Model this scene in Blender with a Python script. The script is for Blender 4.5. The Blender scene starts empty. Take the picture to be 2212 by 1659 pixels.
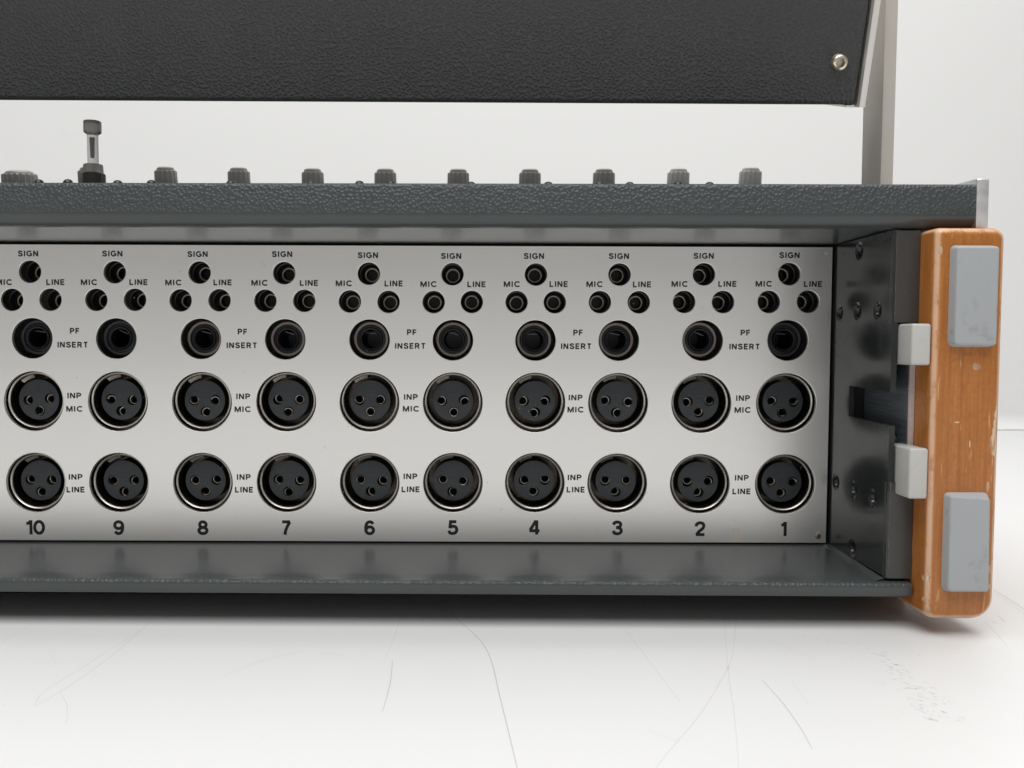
import bpy, bmesh, math, random
from mathutils import Vector, Matrix

random.seed(7)
SC = bpy.context.scene
COL = SC.collection
R = math.radians
MM = 0.001
TABLE = -100.7            # table height in the camera's own millimetre frame (z = 0 is eye height)


def W(x, y, z):
    """millimetres (x right, y away, z above eye height) -> metres above the table"""
    return Vector((x * MM, y * MM, (z - TABLE) * MM))


# ------------------------------------------------------------------ camera
cam_d = bpy.data.cameras.new('camera')
cam = bpy.data.objects.new('camera', cam_d)
COL.objects.link(cam)
cam_d.sensor_fit = 'HORIZONTAL'
cam_d.sensor_width = 36.0
cam_d.lens = 36.0 * 1900.0 / 2212.0
cam_d.shift_x = 66.0 / 2212.0
cam_d.clip_start = 0.01
cam_d.clip_end = 50.0
cam_d.dof.use_dof = True
cam_d.dof.focus_distance = 0.335
cam_d.dof.aperture_fstop = 45.0
pit, rol = R(2.85), R(0.2)
fwd = Vector((0, math.cos(pit), -math.sin(pit)))
up0 = Vector((0, math.sin(pit), math.cos(pit)))
ri0 = Vector((1, 0, 0))
rgt = ri0 * math.cos(rol) + up0 * math.sin(rol)
upv = up0 * math.cos(rol) - ri0 * math.sin(rol)
m = Matrix((rgt, upv, -fwd)).transposed().to_4x4()
m.translation = W(0, -356, 0)
cam.matrix_world = m
SC.camera = cam

# ------------------------------------------------------------------ world, lamps, exposure
wd = bpy.data.worlds.new('World')
SC.world = wd
wd.use_nodes = True
bg = wd.node_tree.nodes['Background']
bg.inputs['Color'].default_value = (1.0, 0.99, 0.975, 1)
bg.inputs['Strength'].default_value = 0.26


def area(name, loc, target, sx, sy, power, col):
    d = bpy.data.lights.new(name, 'AREA')
    d.shape = 'RECTANGLE'
    d.size, d.size_y, d.energy, d.color = sx, sy, power, col
    o = bpy.data.objects.new(name, d)
    COL.objects.link(o)
    o.location = loc
    o.rotation_euler = (Vector(target) - Vector(loc)).to_track_quat('-Z', 'Y').to_euler()
    return o


area('ceiling_softbox', (-0.05, -0.68, 1.42), (-0.05, -0.45, 0.0), 1.5, 1.3, 26.5, (1.0, 0.993, 0.98))
area('wall_fill_light', (0.1, 0.25, 1.5), (0.1, 0.5, 0.0), 1.6, 0.4, 9.6, (1.0, 0.995, 0.985))  # unseen lamp, added to brighten the back wall

SC.view_settings.view_transform = 'Standard'
SC.view_settings.look = 'None'
SC.view_settings.exposure = 0.0
SC.view_settings.gamma = 1.0
SC.render.engine = 'CYCLES'
SC.cycles.max_bounces = 10
SC.cycles.use_denoising = True


# ------------------------------------------------------------------ materials
class NT:
    def __init__(s, name):
        s.m = bpy.data.materials.new(name)
        s.m.use_nodes = True
        s.t = s.m.node_tree
        s.b = s.t.nodes['Principled BSDF']
        s._tc = None

    def n(s, typ, **kw):
        x = s.t.nodes.new(typ)
        for k, v in kw.items():
            setattr(x, k, v)
        return x

    def l(s, a, b):
        s.t.links.new(a, b)

    def obj(s):
        if s._tc is None:
            s._tc = s.n('ShaderNodeTexCoord')
        return s._tc.outputs['Object']

    def mapped(s, scale):
        mp = s.n('ShaderNodeMapping')
        mp.inputs['Scale'].default_value = scale
        s.l(s.obj(), mp.inputs['Vector'])
        return mp.outputs['Vector']

    def noise(s, scale, detail=3, rough=0.55, vec=None, dist=0.0):
        x = s.n('ShaderNodeTexNoise')
        x.inputs['Scale'].default_value = scale
        x.inputs['Detail'].default_value = detail
        x.inputs['Roughness'].default_value = rough
        x.inputs['Distortion'].default_value = dist
        s.l(vec if vec is not None else s.obj(), x.inputs['Vector'])
        return x.outputs['Fac']

    def math(s, op, a, b=0.0, c=0.0, clamp=False):
        x = s.n('ShaderNodeMath', operation=op, use_clamp=clamp)
        for i, v in enumerate((a, b, c)):
            if isinstance(v, (int, float)):
                x.inputs[i].default_value = v
            else:
                s.l(v, x.inputs[i])
        return x.outputs[0]

    def ramp(s, fac, lo, hi, a=0.0, b=1.0):
        x = s.n('ShaderNodeMapRange', interpolation_type='SMOOTHSTEP')
        s.l(fac, x.inputs[0])
        for i, v in enumerate((lo, hi, a, b)):
            x.inputs[i + 1].default_value = v
        return x.outputs[0]

    def mix(s, fac, a, b):
        x = s.n('ShaderNodeMix', data_type='RGBA')
        if isinstance(fac, (int, float)):
            x.inputs[0].default_value = fac
        else:
            s.l(fac, x.inputs[0])
        for i, v in ((6, a), (7, b)):
            if isinstance(v, tuple):
                x.inputs[i].default_value = v if len(v) == 4 else v + (1,)
            else:
                s.l(v, x.inputs[i])
        return x.outputs[2]

    def bump(s, h, dist, strength=1.0):
        x = s.n('ShaderNodeBump')
        x.inputs['Strength'].default_value = strength
        x.inputs['Distance'].default_value = dist
        s.l(h, x.inputs['Height'])
        s.l(x.outputs['Normal'], s.b.inputs['Normal'])

    def set(s, **kw):
        for k, v in kw.items():
            i = s.b.inputs[k.replace('_', ' ')]
            if isinstance(v, tuple):
                i.default_value = v if len(v) == 4 else v + (1,)
            elif isinstance(v, (int, float)):
                i.default_value = v
            else:
                s.l(v, i)
        return s

    def edge(s):
        """1 on rounded edges, 0 on flat faces: where the surface turns between two box directions"""
        g = s.n('ShaderNodeNewGeometry')
        sp = s.n('ShaderNodeSeparateXYZ')
        s.l(g.outputs['Normal'], sp.inputs[0])
        ab = [s.math('ABSOLUTE', sp.outputs[i]) for i in range(3)]
        mx = s.math('MAXIMUM', s.math('MAXIMUM', ab[0], ab[1]), ab[2])
        return s.ramp(mx, 0.97, 0.80)


def plain(name, col, rough=0.5, metal=0.0, var=0.0, vscale=200.0, bump=0.0, bscale=900.0, coat=0.0):
    t = NT(name)
    t.set(Base_Color=col, Roughness=rough, Metallic=metal)
    if coat:
        t.set(Coat_Weight=coat, Coat_Roughness=0.15)
    if var:
        f = t.noise(vscale, 4)
        t.set(Base_Color=t.mix(f, tuple(c * (1 - var) for c in col), tuple(min(1, c * (1 + var)) for c in col)),
              Roughness=t.ramp(f, 0.3, 0.7, max(0.02, rough - 0.07), rough + 0.07))
    if bump:
        t.bump(t.noise(bscale, 4), bump * MM)
    return t.m


def vinyl(name, col, cell, depth, rough, pebbled=True):
    t = NT(name)
    big = t.noise(25, 3)
    t.set(Base_Color=t.mix(big, tuple(c * 0.88 for c in col), tuple(c * 1.12 for c in col)))
    fine = t.noise(3500, 3)
    if pebbled:
        dn = t.n('ShaderNodeTexNoise')
        dn.inputs['Scale'].default_value = 500
        t.l(t.obj(), dn.inputs['Vector'])
        sub = t.n('ShaderNodeVectorMath', operation='SUBTRACT')
        t.l(dn.outputs['Color'], sub.inputs[0])
        sub.inputs[1].default_value = (0.5, 0.5, 0.5)
        sc = t.n('ShaderNodeVectorMath', operation='SCALE')
        t.l(sub.outputs[0], sc.inputs[0])
        sc.inputs['Scale'].default_value = 0.0011
        ad = t.n('ShaderNodeVectorMath', operation='ADD')
        t.l(t.obj(), ad.inputs[0])
        t.l(sc.outputs[0], ad.inputs[1])
        v = t.n('ShaderNodeTexVoronoi', feature='SMOOTH_F1', voronoi_dimensions='2D')
        v.inputs['Scale'].default_value = 1000.0 / cell
        v.inputs['Smoothness'].default_value = 0.25
        sp = t.n('ShaderNodeSeparateXYZ')
        t.l(ad.outputs[0], sp.inputs[0])
        cb = t.n('ShaderNodeCombineXYZ')
        t.l(sp.outputs[0], cb.inputs[0])
        t.l(t.math('MULTIPLY_ADD', sp.outputs[1], 0.6, sp.outputs[2]), cb.inputs[1])
        t.l(cb.outputs[0], v.inputs['Vector'])
        pit = t.ramp(v.outputs['Distance'], 0.0, 0.75)
        amp = t.ramp(t.noise(90, 2), 0.3, 0.7, 0.78, 1.0)
        h = t.math('MULTIPLY_ADD', pit, amp, t.math('MULTIPLY', fine, 0.05))
        t.bump(h, depth * MM)
        t.set(Roughness=t.ramp(pit, 0.0, 1.0, rough + 0.06, rough - 0.05))
    else:
        h = t.math('ADD', t.math('MULTIPLY', fine, 0.35), t.noise(700, 4))
        t.bump(h, depth * MM)
        t.set(Roughness=rough)
    return t.m


M = {}
# brushed aluminium face plate
t = NT('brushed_aluminium')
br = t.noise(1.0, 3, 0.6, t.mapped((45, 300, 5200)))
bl = t.noise(14, 3, 0.5)
t.set(Metallic=0.86, Base_Color=t.mix(t.math('MULTIPLY_ADD', br, 0.35, t.math('MULTIPLY', bl, 0.5)), (0.925, 0.91, 0.88), (0.975, 0.962, 0.94)),
      Roughness=t.ramp(br, 0.25, 0.75, 0.33, 0.40))
t.bump(br, 0.0035 * MM)
M['panel'] = t.m
M['print'] = plain('black_print', (0.010, 0.008, 0.014), 0.5)
M['vinyl'] = vinyl('pebbled_grey_vinyl', (0.047, 0.055, 0.058), 1.22, 0.24, 0.47)
M['vinyl_smooth'] = vinyl('smooth_grey_vinyl', (0.056, 0.062, 0.063), 1.4, 0.03, 0.26, False)
M['hood'] = vinyl('pebbled_black_vinyl', (0.046, 0.048, 0.048), 1.2, 0.28, 0.46)
M['black_paint'] = plain('glossy_black_paint', (0.022, 0.026, 0.025), 0.22, var=0.15, vscale=40, bump=0.006, bscale=500)
# black paint worn to grey on its bent edges
t = NT('worn_black_paint')
e = t.math('MULTIPLY', t.edge(), t.ramp(t.noise(700, 5, 0.7), 0.44, 0.60))
sp = t.ramp(t.noise(900, 2, 0.5), 0.73, 0.77)
t.set(Base_Color=t.mix(t.math('MAXIMUM', e, t.math('MULTIPLY', sp, 0.6)), (0.048, 0.046, 0.043), (0.33, 0.31, 0.28)), Roughness=0.33)
t.bump(t.noise(600, 3), 0.01 * MM)
M['flange'] = t.m
# scraped dark steel
t = NT('scraped_dark_steel')
sc_ = t.noise(1.0, 4, 0.65, t.mapped((300, 60, 1500)))
t.set(Base_Color=t.mix(t.ramp(sc_, 0.30, 0.8), (0.09, 0.105, 0.12), (0.19, 0.215, 0.235)), Roughness=0.34, Metallic=0.25)
M['scraped'] = t.m
M['bare_edge'] = plain('bare_metal_edge', (0.62, 0.55, 0.56), 0.45, 0.35, var=0.15, vscale=900)
M['alu'] = plain('satin_aluminium', (0.72, 0.72, 0.72), 0.42, 0.85, var=0.06, vscale=300)
t = NT('drawn_aluminium')
dr = t.noise(1.0, 3, 0.6, t.mapped((4000, 4000, 60)))
t.set(Base_Color=t.mix(dr, (0.72, 0.69, 0.645), (0.86, 0.83, 0.785)), Metallic=0.86, Roughness=0.46)
M['alu_strip'] = t.m
M['arm'] = plain('grey_painted_steel', (0.52, 0.49, 0.44), 0.5, 0.0, var=0.05, vscale=60)
M['deck'] = plain('dark_grey_deck', (0.055, 0.056, 0.056), 0.5, var=0.1, vscale=80)
M['nickel'] = plain('nickel_shell', (0.95, 0.91, 0.84), 0.42, 1.0, var=0.10, vscale=350)
M['shell_shade'] = plain('shaded_shell_wall', (0.085, 0.07, 0.062), 0.30, 0.9, var=0.2, vscale=300)  # darker nickel: shade of the bore and groove put into the colour
M['nickel_dark'] = plain('tarnished_latch', (0.42, 0.36, 0.31), 0.35, 1.0, var=0.2, vscale=500)
M['screw'] = plain('nickel_screw', (0.84, 0.77, 0.60), 0.28, 1.0, var=0.12, vscale=600)
M['insert'] = plain('black_insert_plastic', (0.029, 0.033, 0.037), 0.42, var=0.18, vscale=300, bump=0.012, bscale=1500)
M['emboss'] = plain('raised_black_letters', (0.060, 0.062, 0.066), 0.5)
M['contact'] = plain('contact_metal', (0.62, 0.58, 0.51), 0.36, 1.0)
M['dark'] = plain('shade_black', (0.012, 0.013, 0.012), 0.7)  # near black standing in for shade in holes, gaps and under the tray
M['chassis'] = plain('olive_chassis', (0.050, 0.050, 0.044), 0.6, var=0.1, vscale=60)
M['lamp_body'] = plain('glossy_black_body', (0.008, 0.009, 0.011), 0.33)
M['lamp_ring'] = plain('pale_lamp_ring', (0.80, 0.71, 0.62), 0.38, 0.1)
M['lamp_lens'] = plain('dark_lamp_lens', (0.006, 0.005, 0.005), 0.45)
M['nut'] = plain('bronze_nut', (0.23, 0.195, 0.185), 0.36, 0.85, var=0.15, vscale=300)
M['nut_black'] = plain('blackened_nut', (0.05, 0.05, 0.052), 0.3, 0.5)
M['black_plastic'] = plain('black_plastic', (0.016, 0.015, 0.015), 0.3)
M['bush'] = plain('black_bush', (0.007, 0.008, 0.012), 0.34)
M['black_screw'] = plain('blackened_screw', (0.12, 0.12, 0.125), 0.25, 0.8)
M['rubber'] = None
M['knob'] = plain('grey_knob_plastic', (0.34, 0.325, 0.31), 0.32, var=0.05, vscale=200)
M['knob_lit'] = plain('lit_knob_plastic', (0.58, 0.57, 0.55), 0.30, var=0.05, vscale=200)  # brighter copy of the knob: light from the right put into the colour
M['black_plastic'] = plain('black_plastic', (0.016, 0.015, 0.015), 0.3)
t = NT('clear_stem')
t.set(Base_Color=(0.62, 0.60, 0.60), Roughness=0.12, Transmission_Weight=0.85, IOR=1.45)
M['clear'] = t.m
t = NT('smoked_plastic')
t.set(Base_Color=(0.30, 0.285, 0.27), Roughness=0.10, Transmission_Weight=0.55, IOR=1.45)
M['smoke'] = t.m
# ivory blocks
t = NT('ivory_plastic')
e = t.edge()
gr = t.ramp(t.noise(420, 4, 0.65), 0.52, 0.70)
t.set(Base_Color=t.mix(t.math('MULTIPLY', gr, 0.16), (0.50, 0.492, 0.468), (0.34, 0.33, 0.31)), Roughness=0.4)
M['ivory'] = t.m
# grey rubber feet
t = NT('grey_rubber')
d1 = t.ramp(t.noise(140, 4, 0.6), 0.55, 0.75)
d2 = t.ramp(t.noise(1100, 2, 0.5), 0.72, 0.76)
base = t.mix(d1, (0.365, 0.38, 0.392), (0.29, 0.295, 0.29))
t.set(Base_Color=t.mix(t.math('MULTIPLY', d2, 0.7), base, (0.20, 0.20, 0.19)), Roughness=0.55)
t.bump(t.noise(450, 5, 0.65), 0.07 * MM)
M['rubber'] = t.m

# varnished wood with vertical grain, rubbed edges and chips
t = NT('varnished_wood')
gv = t.mapped((1500, 1500, 42))
g1 = t.noise(1.0, 5, 0.62, gv, 0.4)
fl = t.ramp(t.noise(1.0, 2, 0.5, t.mapped((2600, 2600, 240))), 0.60, 0.72)
mot = t.noise(650, 4, 0.7)
g2 = t.noise(1.0, 3, 0.6, t.mapped((260, 260, 9)), 0.8)
g3 = t.noise(38, 3)
wood = t.mix(t.ramp(g1, 0.30, 0.72), (0.33, 0.110, 0.021), (0.445, 0.165, 0.037))
wood = t.mix(t.math('MULTIPLY', t.ramp(g2, 0.35, 0.7), 0.45), wood, (0.52, 0.21, 0.062))
wood = t.mix(t.math('MULTIPLY', t.ramp(g3, 0.45, 0.75), 0.30), wood, (0.38, 0.13, 0.022))
wn = t.noise(1.0, 5, 0.7, t.mapped((420, 420, 150)))
wood = t.mix(t.math('MULTIPLY', fl, 0.45), wood, (0.26, 0.085, 0.016))
wood = t.mix(t.ramp(mot, 0.38, 0.72, 0.0, 0.5), wood, (0.33, 0.105, 0.016))
rub = t.math('MULTIPLY', t.edge(), t.ramp(wn, 0.30, 0.52, 0.30, 1.0))
wood = t.mix(rub, wood, (0.66, 0.41, 0.26))
sep = t.n('ShaderNodeSeparateXYZ')
t.l(t.obj(), sep.inputs[0])
wob = t.noise(480, 5, 0.7)
mask = None
# (x, z) in millimetres on the cheek, half widths, irregularity
for cx, cz, rx, rz in ((165.9, -8.2, 1.5, 1.25), (174.0, -29.0, 2.1, 7.6), (172.7, -34.5, 1.5, 4.0), (169.3, -53.0, 1.3, 0.8),
                       (172.9, -77.0, 1.3, 1.5), (174.3, -60.0, 0.6, 9.0), (151.4, -80.6, 1.6, 1.1), (149.9, -87.6, 1.8, 2.0),
                       (152.6, -91.2, 0.8, 1.1), (174.6, 2.0, 0.5, 6.0), (171.0, -49.0, 0.5, 2.0), (174.2, -4.0, 1.4, 0.6),
                       (152.8, 30.5, 0.8, 1.6), (164.5, -34.5, 0.25, 1.5), (160.0, -27.0, 1.2, 0.3), (173.5, -83.0, 1.2, 1.0)):
    ax = t.math('DIVIDE', t.math('SUBTRACT', sep.outputs[0], cx * MM), rx * MM)
    az = t.math('DIVIDE', t.math('SUBTRACT', sep.outputs[2], (cz - TABLE) * MM), rz * MM)
    ay = t.math('DIVIDE', t.math('SUBTRACT', sep.outputs[1], -60.4 * MM), 2.6 * MM)
    r2 = t.math('ADD', t.math('ADD', t.math('MULTIPLY', ax, ax), t.math('MULTIPLY', az, az)), t.math('MULTIPLY', ay, ay))
    k = t.ramp(t.math('MULTIPLY_ADD', wob, 1.9, t.math('SUBTRACT', r2, 0.95)), 1.05, 0.80)
    mask = k if mask is None else t.math('MAXIMUM', mask, k)
chip_wood = t.mix(t.ramp(t.noise(1.0, 4, 0.6, t.mapped((1400, 1400, 160))), 0.4, 0.65), (0.40, 0.225, 0.125), (0.74, 0.56, 0.37))  # pale wood bared in the chips
wood = t.mix(t.math('MULTIPLY', mask, 0.9), wood, chip_wood)
sc2 = t.ramp(t.noise(1.0, 2, 0.5, t.mapped((700, 700, 90))), 0.66, 0.74)
wood = t.mix(t.math('MULTIPLY', sc2, 0.5), wood, (0.66, 0.42, 0.24))
t.set(Base_Color=wood, Roughness=t.math('MULTIPLY_ADD', mask, 0.35, t.ramp(wn, 0.3, 0.7, 0.26, 0.40)))
t.bump(t.math('ADD', t.math('MULTIPLY', g1, 0.4), t.math('MULTIPLY', mask, -1.5)), 0.05 * MM)
M['wood'] = t.m

# white laminate table and wall
t = NT('white_laminate')
sm = t.ramp(t.noise(9, 4, 0.6), 0.5, 0.8)
sp = t.ramp(t.noise(320, 3, 0.6), 0.735, 0.78)
c = t.mix(t.math('MULTIPLY', sm, 0.5), (0.715, 0.717, 0.715), (0.685, 0.688, 0.69))
t.set(Base_Color=t.mix(t.math('MULTIPLY', sp, 0.22), c, (0.42, 0.41, 0.40)), Roughness=0.42)
t.bump(t.noise(500, 4), 0.012 * MM)
M['table'] = t.m
t = NT('white_wall_board')
sm = t.ramp(t.noise(22, 3, 0.6), 0.66, 0.80)
t.set(Base_Color=t.mix(t.math('MULTIPLY', sm, 0.16), (0.735, 0.735, 0.73), (0.55, 0.55, 0.54)), Roughness=0.6)
M['wall'] = t.m
M['scratch'] = plain('grey_scratch', (0.47, 0.47, 0.47), 0.6)
M['scratch_faint'] = plain('faint_grey_scratch', (0.61, 0.61, 0.605), 0.6)


# ------------------------------------------------------------------ helpers
WLOC = {}


def link(name, me, mat, parent=None, at=(0, 0, 0), rot=None):
    """link a mesh whose vertices are metres relative to `at` (millimetre frame)"""
    o = bpy.data.objects.new(name, me)
    COL.objects.link(o)
    if mat is not None and not me.materials:
        for q in (mat if isinstance(mat, (list, tuple)) else (mat,)):
            me.materials.append(q)
    w = W(*at)
    WLOC[o] = w
    if parent is not None:
        o.parent = parent
        o.location = w - WLOC[parent]
    else:
        o.location = w
    if rot:
        o.rotation_euler = rot
    return o


def place(src, parent, at):
    """a copy of a part that shares its mesh"""
    o = src.copy()
    COL.objects.link(o)
    w = W(*at)
    WLOC[o] = w
    o.parent = parent
    o.location = w - WLOC[parent]
    return o


def mesh(bm, name, sharp=35.0, smooth=True):
    me = bpy.data.meshes.new(name)
    bmesh.ops.recalc_face_normals(bm, faces=bm.faces)
    bm.to_mesh(me)
    bm.free()
    if smooth:
        me.shade_smooth()
        me.set_sharp_from_angle(angle=R(sharp))
    return me


def box(bm, x0, x1, y0, y1, z0, z1, bev=0.0, seg=2):
    """a box in millimetres relative to the object's own origin"""
    r = bmesh.ops.create_cube(bm, size=1.0)
    for v in r['verts']:
        v.co = Vector((x0 + (v.co.x + .5) * (x1 - x0), y0 + (v.co.y + .5) * (y1 - y0), z0 + (v.co.z + .5) * (z1 - z0))) * MM
    if bev:
        es = list({e for v in r['verts'] for e in v.link_edges})
        bmesh.ops.bevel(bm, geom=es, offset=bev * MM, segments=seg, profile=0.5, affect='EDGES')


def boxmesh(name, x0, x1, y0, y1, z0, z1, bev=0.0, seg=2):
    bm = bmesh.new()
    box(bm, x0, x1, y0, y1, z0, z1, bev, seg)
    return mesh(bm, name)


def lathe(bm, prof, seg=48, axis='y', rfun=None):
    """revolve (radius, depth) pairs round an axis; y goes into the panel, z goes up"""
    rings = []
    for r, d in prof:
        ring = []
        if r < 1e-6:
            p = Vector((0, d, 0)) if axis == 'y' else Vector((0, 0, d))
            ring = [bm.verts.new(p * MM)]
        else:
            for i in range(seg):
                a = 2 * math.pi * i / seg
                k = r * (rfun(a) if rfun else 1.0)
                p = Vector((k * math.cos(a), d, k * math.sin(a))) if axis == 'y' else Vector((k * math.cos(a), k * math.sin(a), d))
                ring.append(bm.verts.new(p * MM))
        rings.append(ring)
    for a, b in zip(rings, rings[1:]):
        if len(a) == 1 and len(b) == 1:
            continue
        for i in range(seg):
            j = (i + 1) % seg
            if len(a) == 1:
                bm.faces.new((a[0], b[i], b[j]))
            elif len(b) == 1:
                bm.faces.new((a[i], a[j], b[0]))
            else:
                bm.faces.new((a[i], a[j], b[j], b[i]))


def lathemesh(name, prof, seg=48, axis='y', sharp=35.0):
    bm = bmesh.new()
    lathe(bm, prof, seg, axis)
    return mesh(bm, name, sharp)


def arc(cx, cy, r, a0, a1, n):
    return [(cx + r * math.cos(R(a0 + (a1 - a0) * i / n)), cy + r * math.sin(R(a0 + (a1 - a0) * i / n))) for i in range(n + 1)]


def plate_with_holes(bm, outer, holes, depth, cham=0.25, seg=48):
    """flat plate in the xz plane, front at y=0, round holes (x, z, r) with a chamfered rim"""
    edges = []

    def loop(pts, y):
        vs = [bm.verts.new(Vector((x, y, z)) * MM) for x, z in pts]
        es = [bm.edges.new((vs[i], vs[(i + 1) % len(vs)])) for i in range(len(vs))]
        return vs, es

    def wall(a, b):
        fs = []
        for i in range(len(a)):
            j = (i + 1) % len(a)
            fs.append(bm.faces.new((a[i], a[j], b[j], b[i])))
        return fs
    ov, oe = loop(outer, 0)
    edges += oe
    ob = [bm.verts.new(Vector((x, depth, z)) * MM) for x, z in outer]
    rims = []
    for hx, hz, r in holes:
        c0 = [(hx + (r + cham) * math.cos(2 * math.pi * i / seg), hz + (r + cham) * math.sin(2 * math.pi * i / seg)) for i in range(seg)]
        v0, e0 = loop(c0, 0)
        edges += e0
        rims.append((v0, hx, hz, r))
    r = bmesh.ops.triangle_fill(bm, use_beauty=True, use_dissolve=False, edges=edges)
    front = [g for g in r['geom'] if isinstance(g, bmesh.types.BMFace)]
    wall(ov, ob)
    for v0, hx, hz, r in rims:
        prev = v0
        for rr, yy in ((r + cham * 0.3, cham * 0.3), (r, cham), (r, depth)):
            nx = [bm.verts.new(Vector((hx + rr * math.cos(2 * math.pi * i / seg), yy, hz + rr * math.sin(2 * math.pi * i / seg))) * MM) for i in range(seg)]
            wall(prev, nx)
            prev = nx
    return front


def flatfront(me):
    """faces square to an axis stay flat"""
    for p in me.polygons:
        if max(abs(c) for c in p.normal) > 0.9995:
            p.use_smooth = False
    return me


# ---- lettering: thick strokes laid flat, one mesh a word
def ell(cx, cy, rx, ry, a0, a1, n=18):
    return [(cx + rx * math.cos(R(a0 + (a1 - a0) * i / n)), cy + ry * math.sin(R(a0 + (a1 - a0) * i / n))) for i in range(n + 1)]


def spl(pts, n=5):
    out = []
    P = [pts[0]] + list(pts) + [pts[-1]]
    for i in range(1, len(P) - 2):
        for k in range(n):
            u = k / n
            q = []
            for c in (0, 1):
                p0, p1, p2, p3 = P[i - 1][c], P[i][c], P[i + 1][c], P[i + 2][c]
                q.append(0.5 * (2 * p1 + (p2 - p0) * u + (2 * p0 - 5 * p1 + 4 * p2 - p3) * u * u + (3 * p1 - p0 - 3 * p2 + p3) * u ** 3))
            out.append(tuple(q))
    out.append(pts[-1])
    return out


B_, T_ = 0.085, 0.915
SIX = [spl([(0.55, 0.77), (0.45, 0.885), (0.29, 0.915), (0.12, 0.81), (0.045, 0.53), (0.05, 0.32)]), ell(0.315, 0.325, 0.265, 0.24, 0, 360, 28)]
GL = {
    'I': (0.0, [[(0, 0), (0, 1)]]),
    'L': (0.44, [[(0, 1), (0, B_), (0.47, B_)]]),
    'E': (0.46, [[(0.50, T_), (0, T_), (0, B_), (0.50, B_)], [(0, 0.51), (0.46, 0.51)]]),
    'F': (0.44, [[(0.48, T_), (0, T_), (0, 0)], [(0, 0.49), (0.44, 0.49)]]),
    'N': (0.56, [[(0, 0), (0, 1)], [(0.02, 0.97), (0.54, 0.03)], [(0.56, 0), (0.56, 1)]]),
    'M': (0.70, [[(0, 0), (0, 1)], [(0.02, 0.97), (0.35, 0.10), (0.68, 0.97)], [(0.70, 0), (0.70, 1)]]),
    'S': (0.54, [spl([(0.53, 0.72), (0.45, 0.87), (0.27, 0.915), (0.09, 0.86), (0.03, 0.72), (0.12, 0.58), (0.28, 0.52), (0.46, 0.44), (0.54, 0.28), (0.46, 0.13), (0.27, 0.085), (0.08, 0.14), (0.0, 0.30)])]),
    'C': (0.60, [ell(0.36, 0.5, 0.36, 0.415, 42, 318, 26)]),
    'G': (0.66, [ell(0.36, 0.5, 0.36, 0.415, 42, 322, 26), [(0.66, 0.10), (0.66, 0.46), (0.38, 0.46)]]),
    'P': (0.50, [[(0, 0), (0, T_)] + [(0.24, T_)] + ell(0.27, 0.685, 0.235, 0.23, 90, -90, 12) + [(0, 0.455)]]),
    'R': (0.54, [[(0, 0), (0, T_)] + [(0.24, T_)] + ell(0.27, 0.695, 0.235, 0.22, 90, -90, 12) + [(0, 0.475)], [(0.30, 0.47), (0.53, 0.0)]]),
    'T': (0.54, [[(0.0, T_), (0.54, T_)], [(0.27, T_), (0.27, 0)]]),
    '0': (0.60, [ell(0.30, 0.5, 0.29, 0.415, 0, 360, 32)]),
    '1': (0.30, [[(0.30, 0), (0.30, 1)], [(0.27, 0.93), (0.17, 0.80), (0.0, 0.755)]]),
    '2': (0.58, [spl([(0.02, 0.66), (0.07, 0.83), (0.28, 0.915), (0.49, 0.85), (0.55, 0.69), (0.46, 0.50), (0.22, 0.30), (0.05, 0.085)]), [(0.0, B_), (0.60, B_)]]),
    '3': (0.56, [spl([(0.02, 0.72), (0.09, 0.86), (0.28, 0.915), (0.47, 0.85), (0.51, 0.71), (0.43, 0.57), (0.20, 0.53)]), spl([(0.20, 0.53), (0.46, 0.48), (0.56, 0.30), (0.47, 0.14), (0.27, 0.085), (0.08, 0.14), (0.0, 0.30)])]),
    '4': (0.62, [[(0.42, 0.98), (0.03, 0.30)], [(-0.02, 0.265), (0.66, 0.265)], [(0.47, 0), (0.47, 1)]]),
    '5': (0.56, [[(0.53, T_), (0.12, T_), (0.075, 0.45)], spl([(0.085, 0.50), (0.29, 0.60), (0.49, 0.53), (0.56, 0.34), (0.47, 0.15), (0.27, 0.085), (0.08, 0.13), (0.0, 0.29)])]),
    '6': (0.58, SIX),
    '7': (0.56, [[(0.0, T_), (0.57, T_)], spl([(0.55, 0.90), (0.37, 0.60), (0.24, 0.28), (0.20, 0.0)])]),
    '8': (0.58, [ell(0.29, 0.715, 0.225, 0.20, 0, 360, 26), ell(0.29, 0.30, 0.28, 0.215, 0, 360, 26)]),
    '9': (0.58, [[(0.60 - x, 1 - y) for x, y in s_] for s_ in SIX]),
    'W': (0.86, [[(0, 1), (0.20, 0.04), (0.43, 0.96), (0.66, 0.04), (0.86, 1)]]),
    'A': (0.62, [[(0, 0), (0.31, 0.98), (0.62, 0)], [(0.12, 0.33), (0.50, 0.33)]]),
    'D': (0.58, [[(0, B_), (0, T_), (0.22, T_)] + ell(0.22, 0.5, 0.36, 0.415, 90, -90, 14) + [(0, B_)]]),
}


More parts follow.
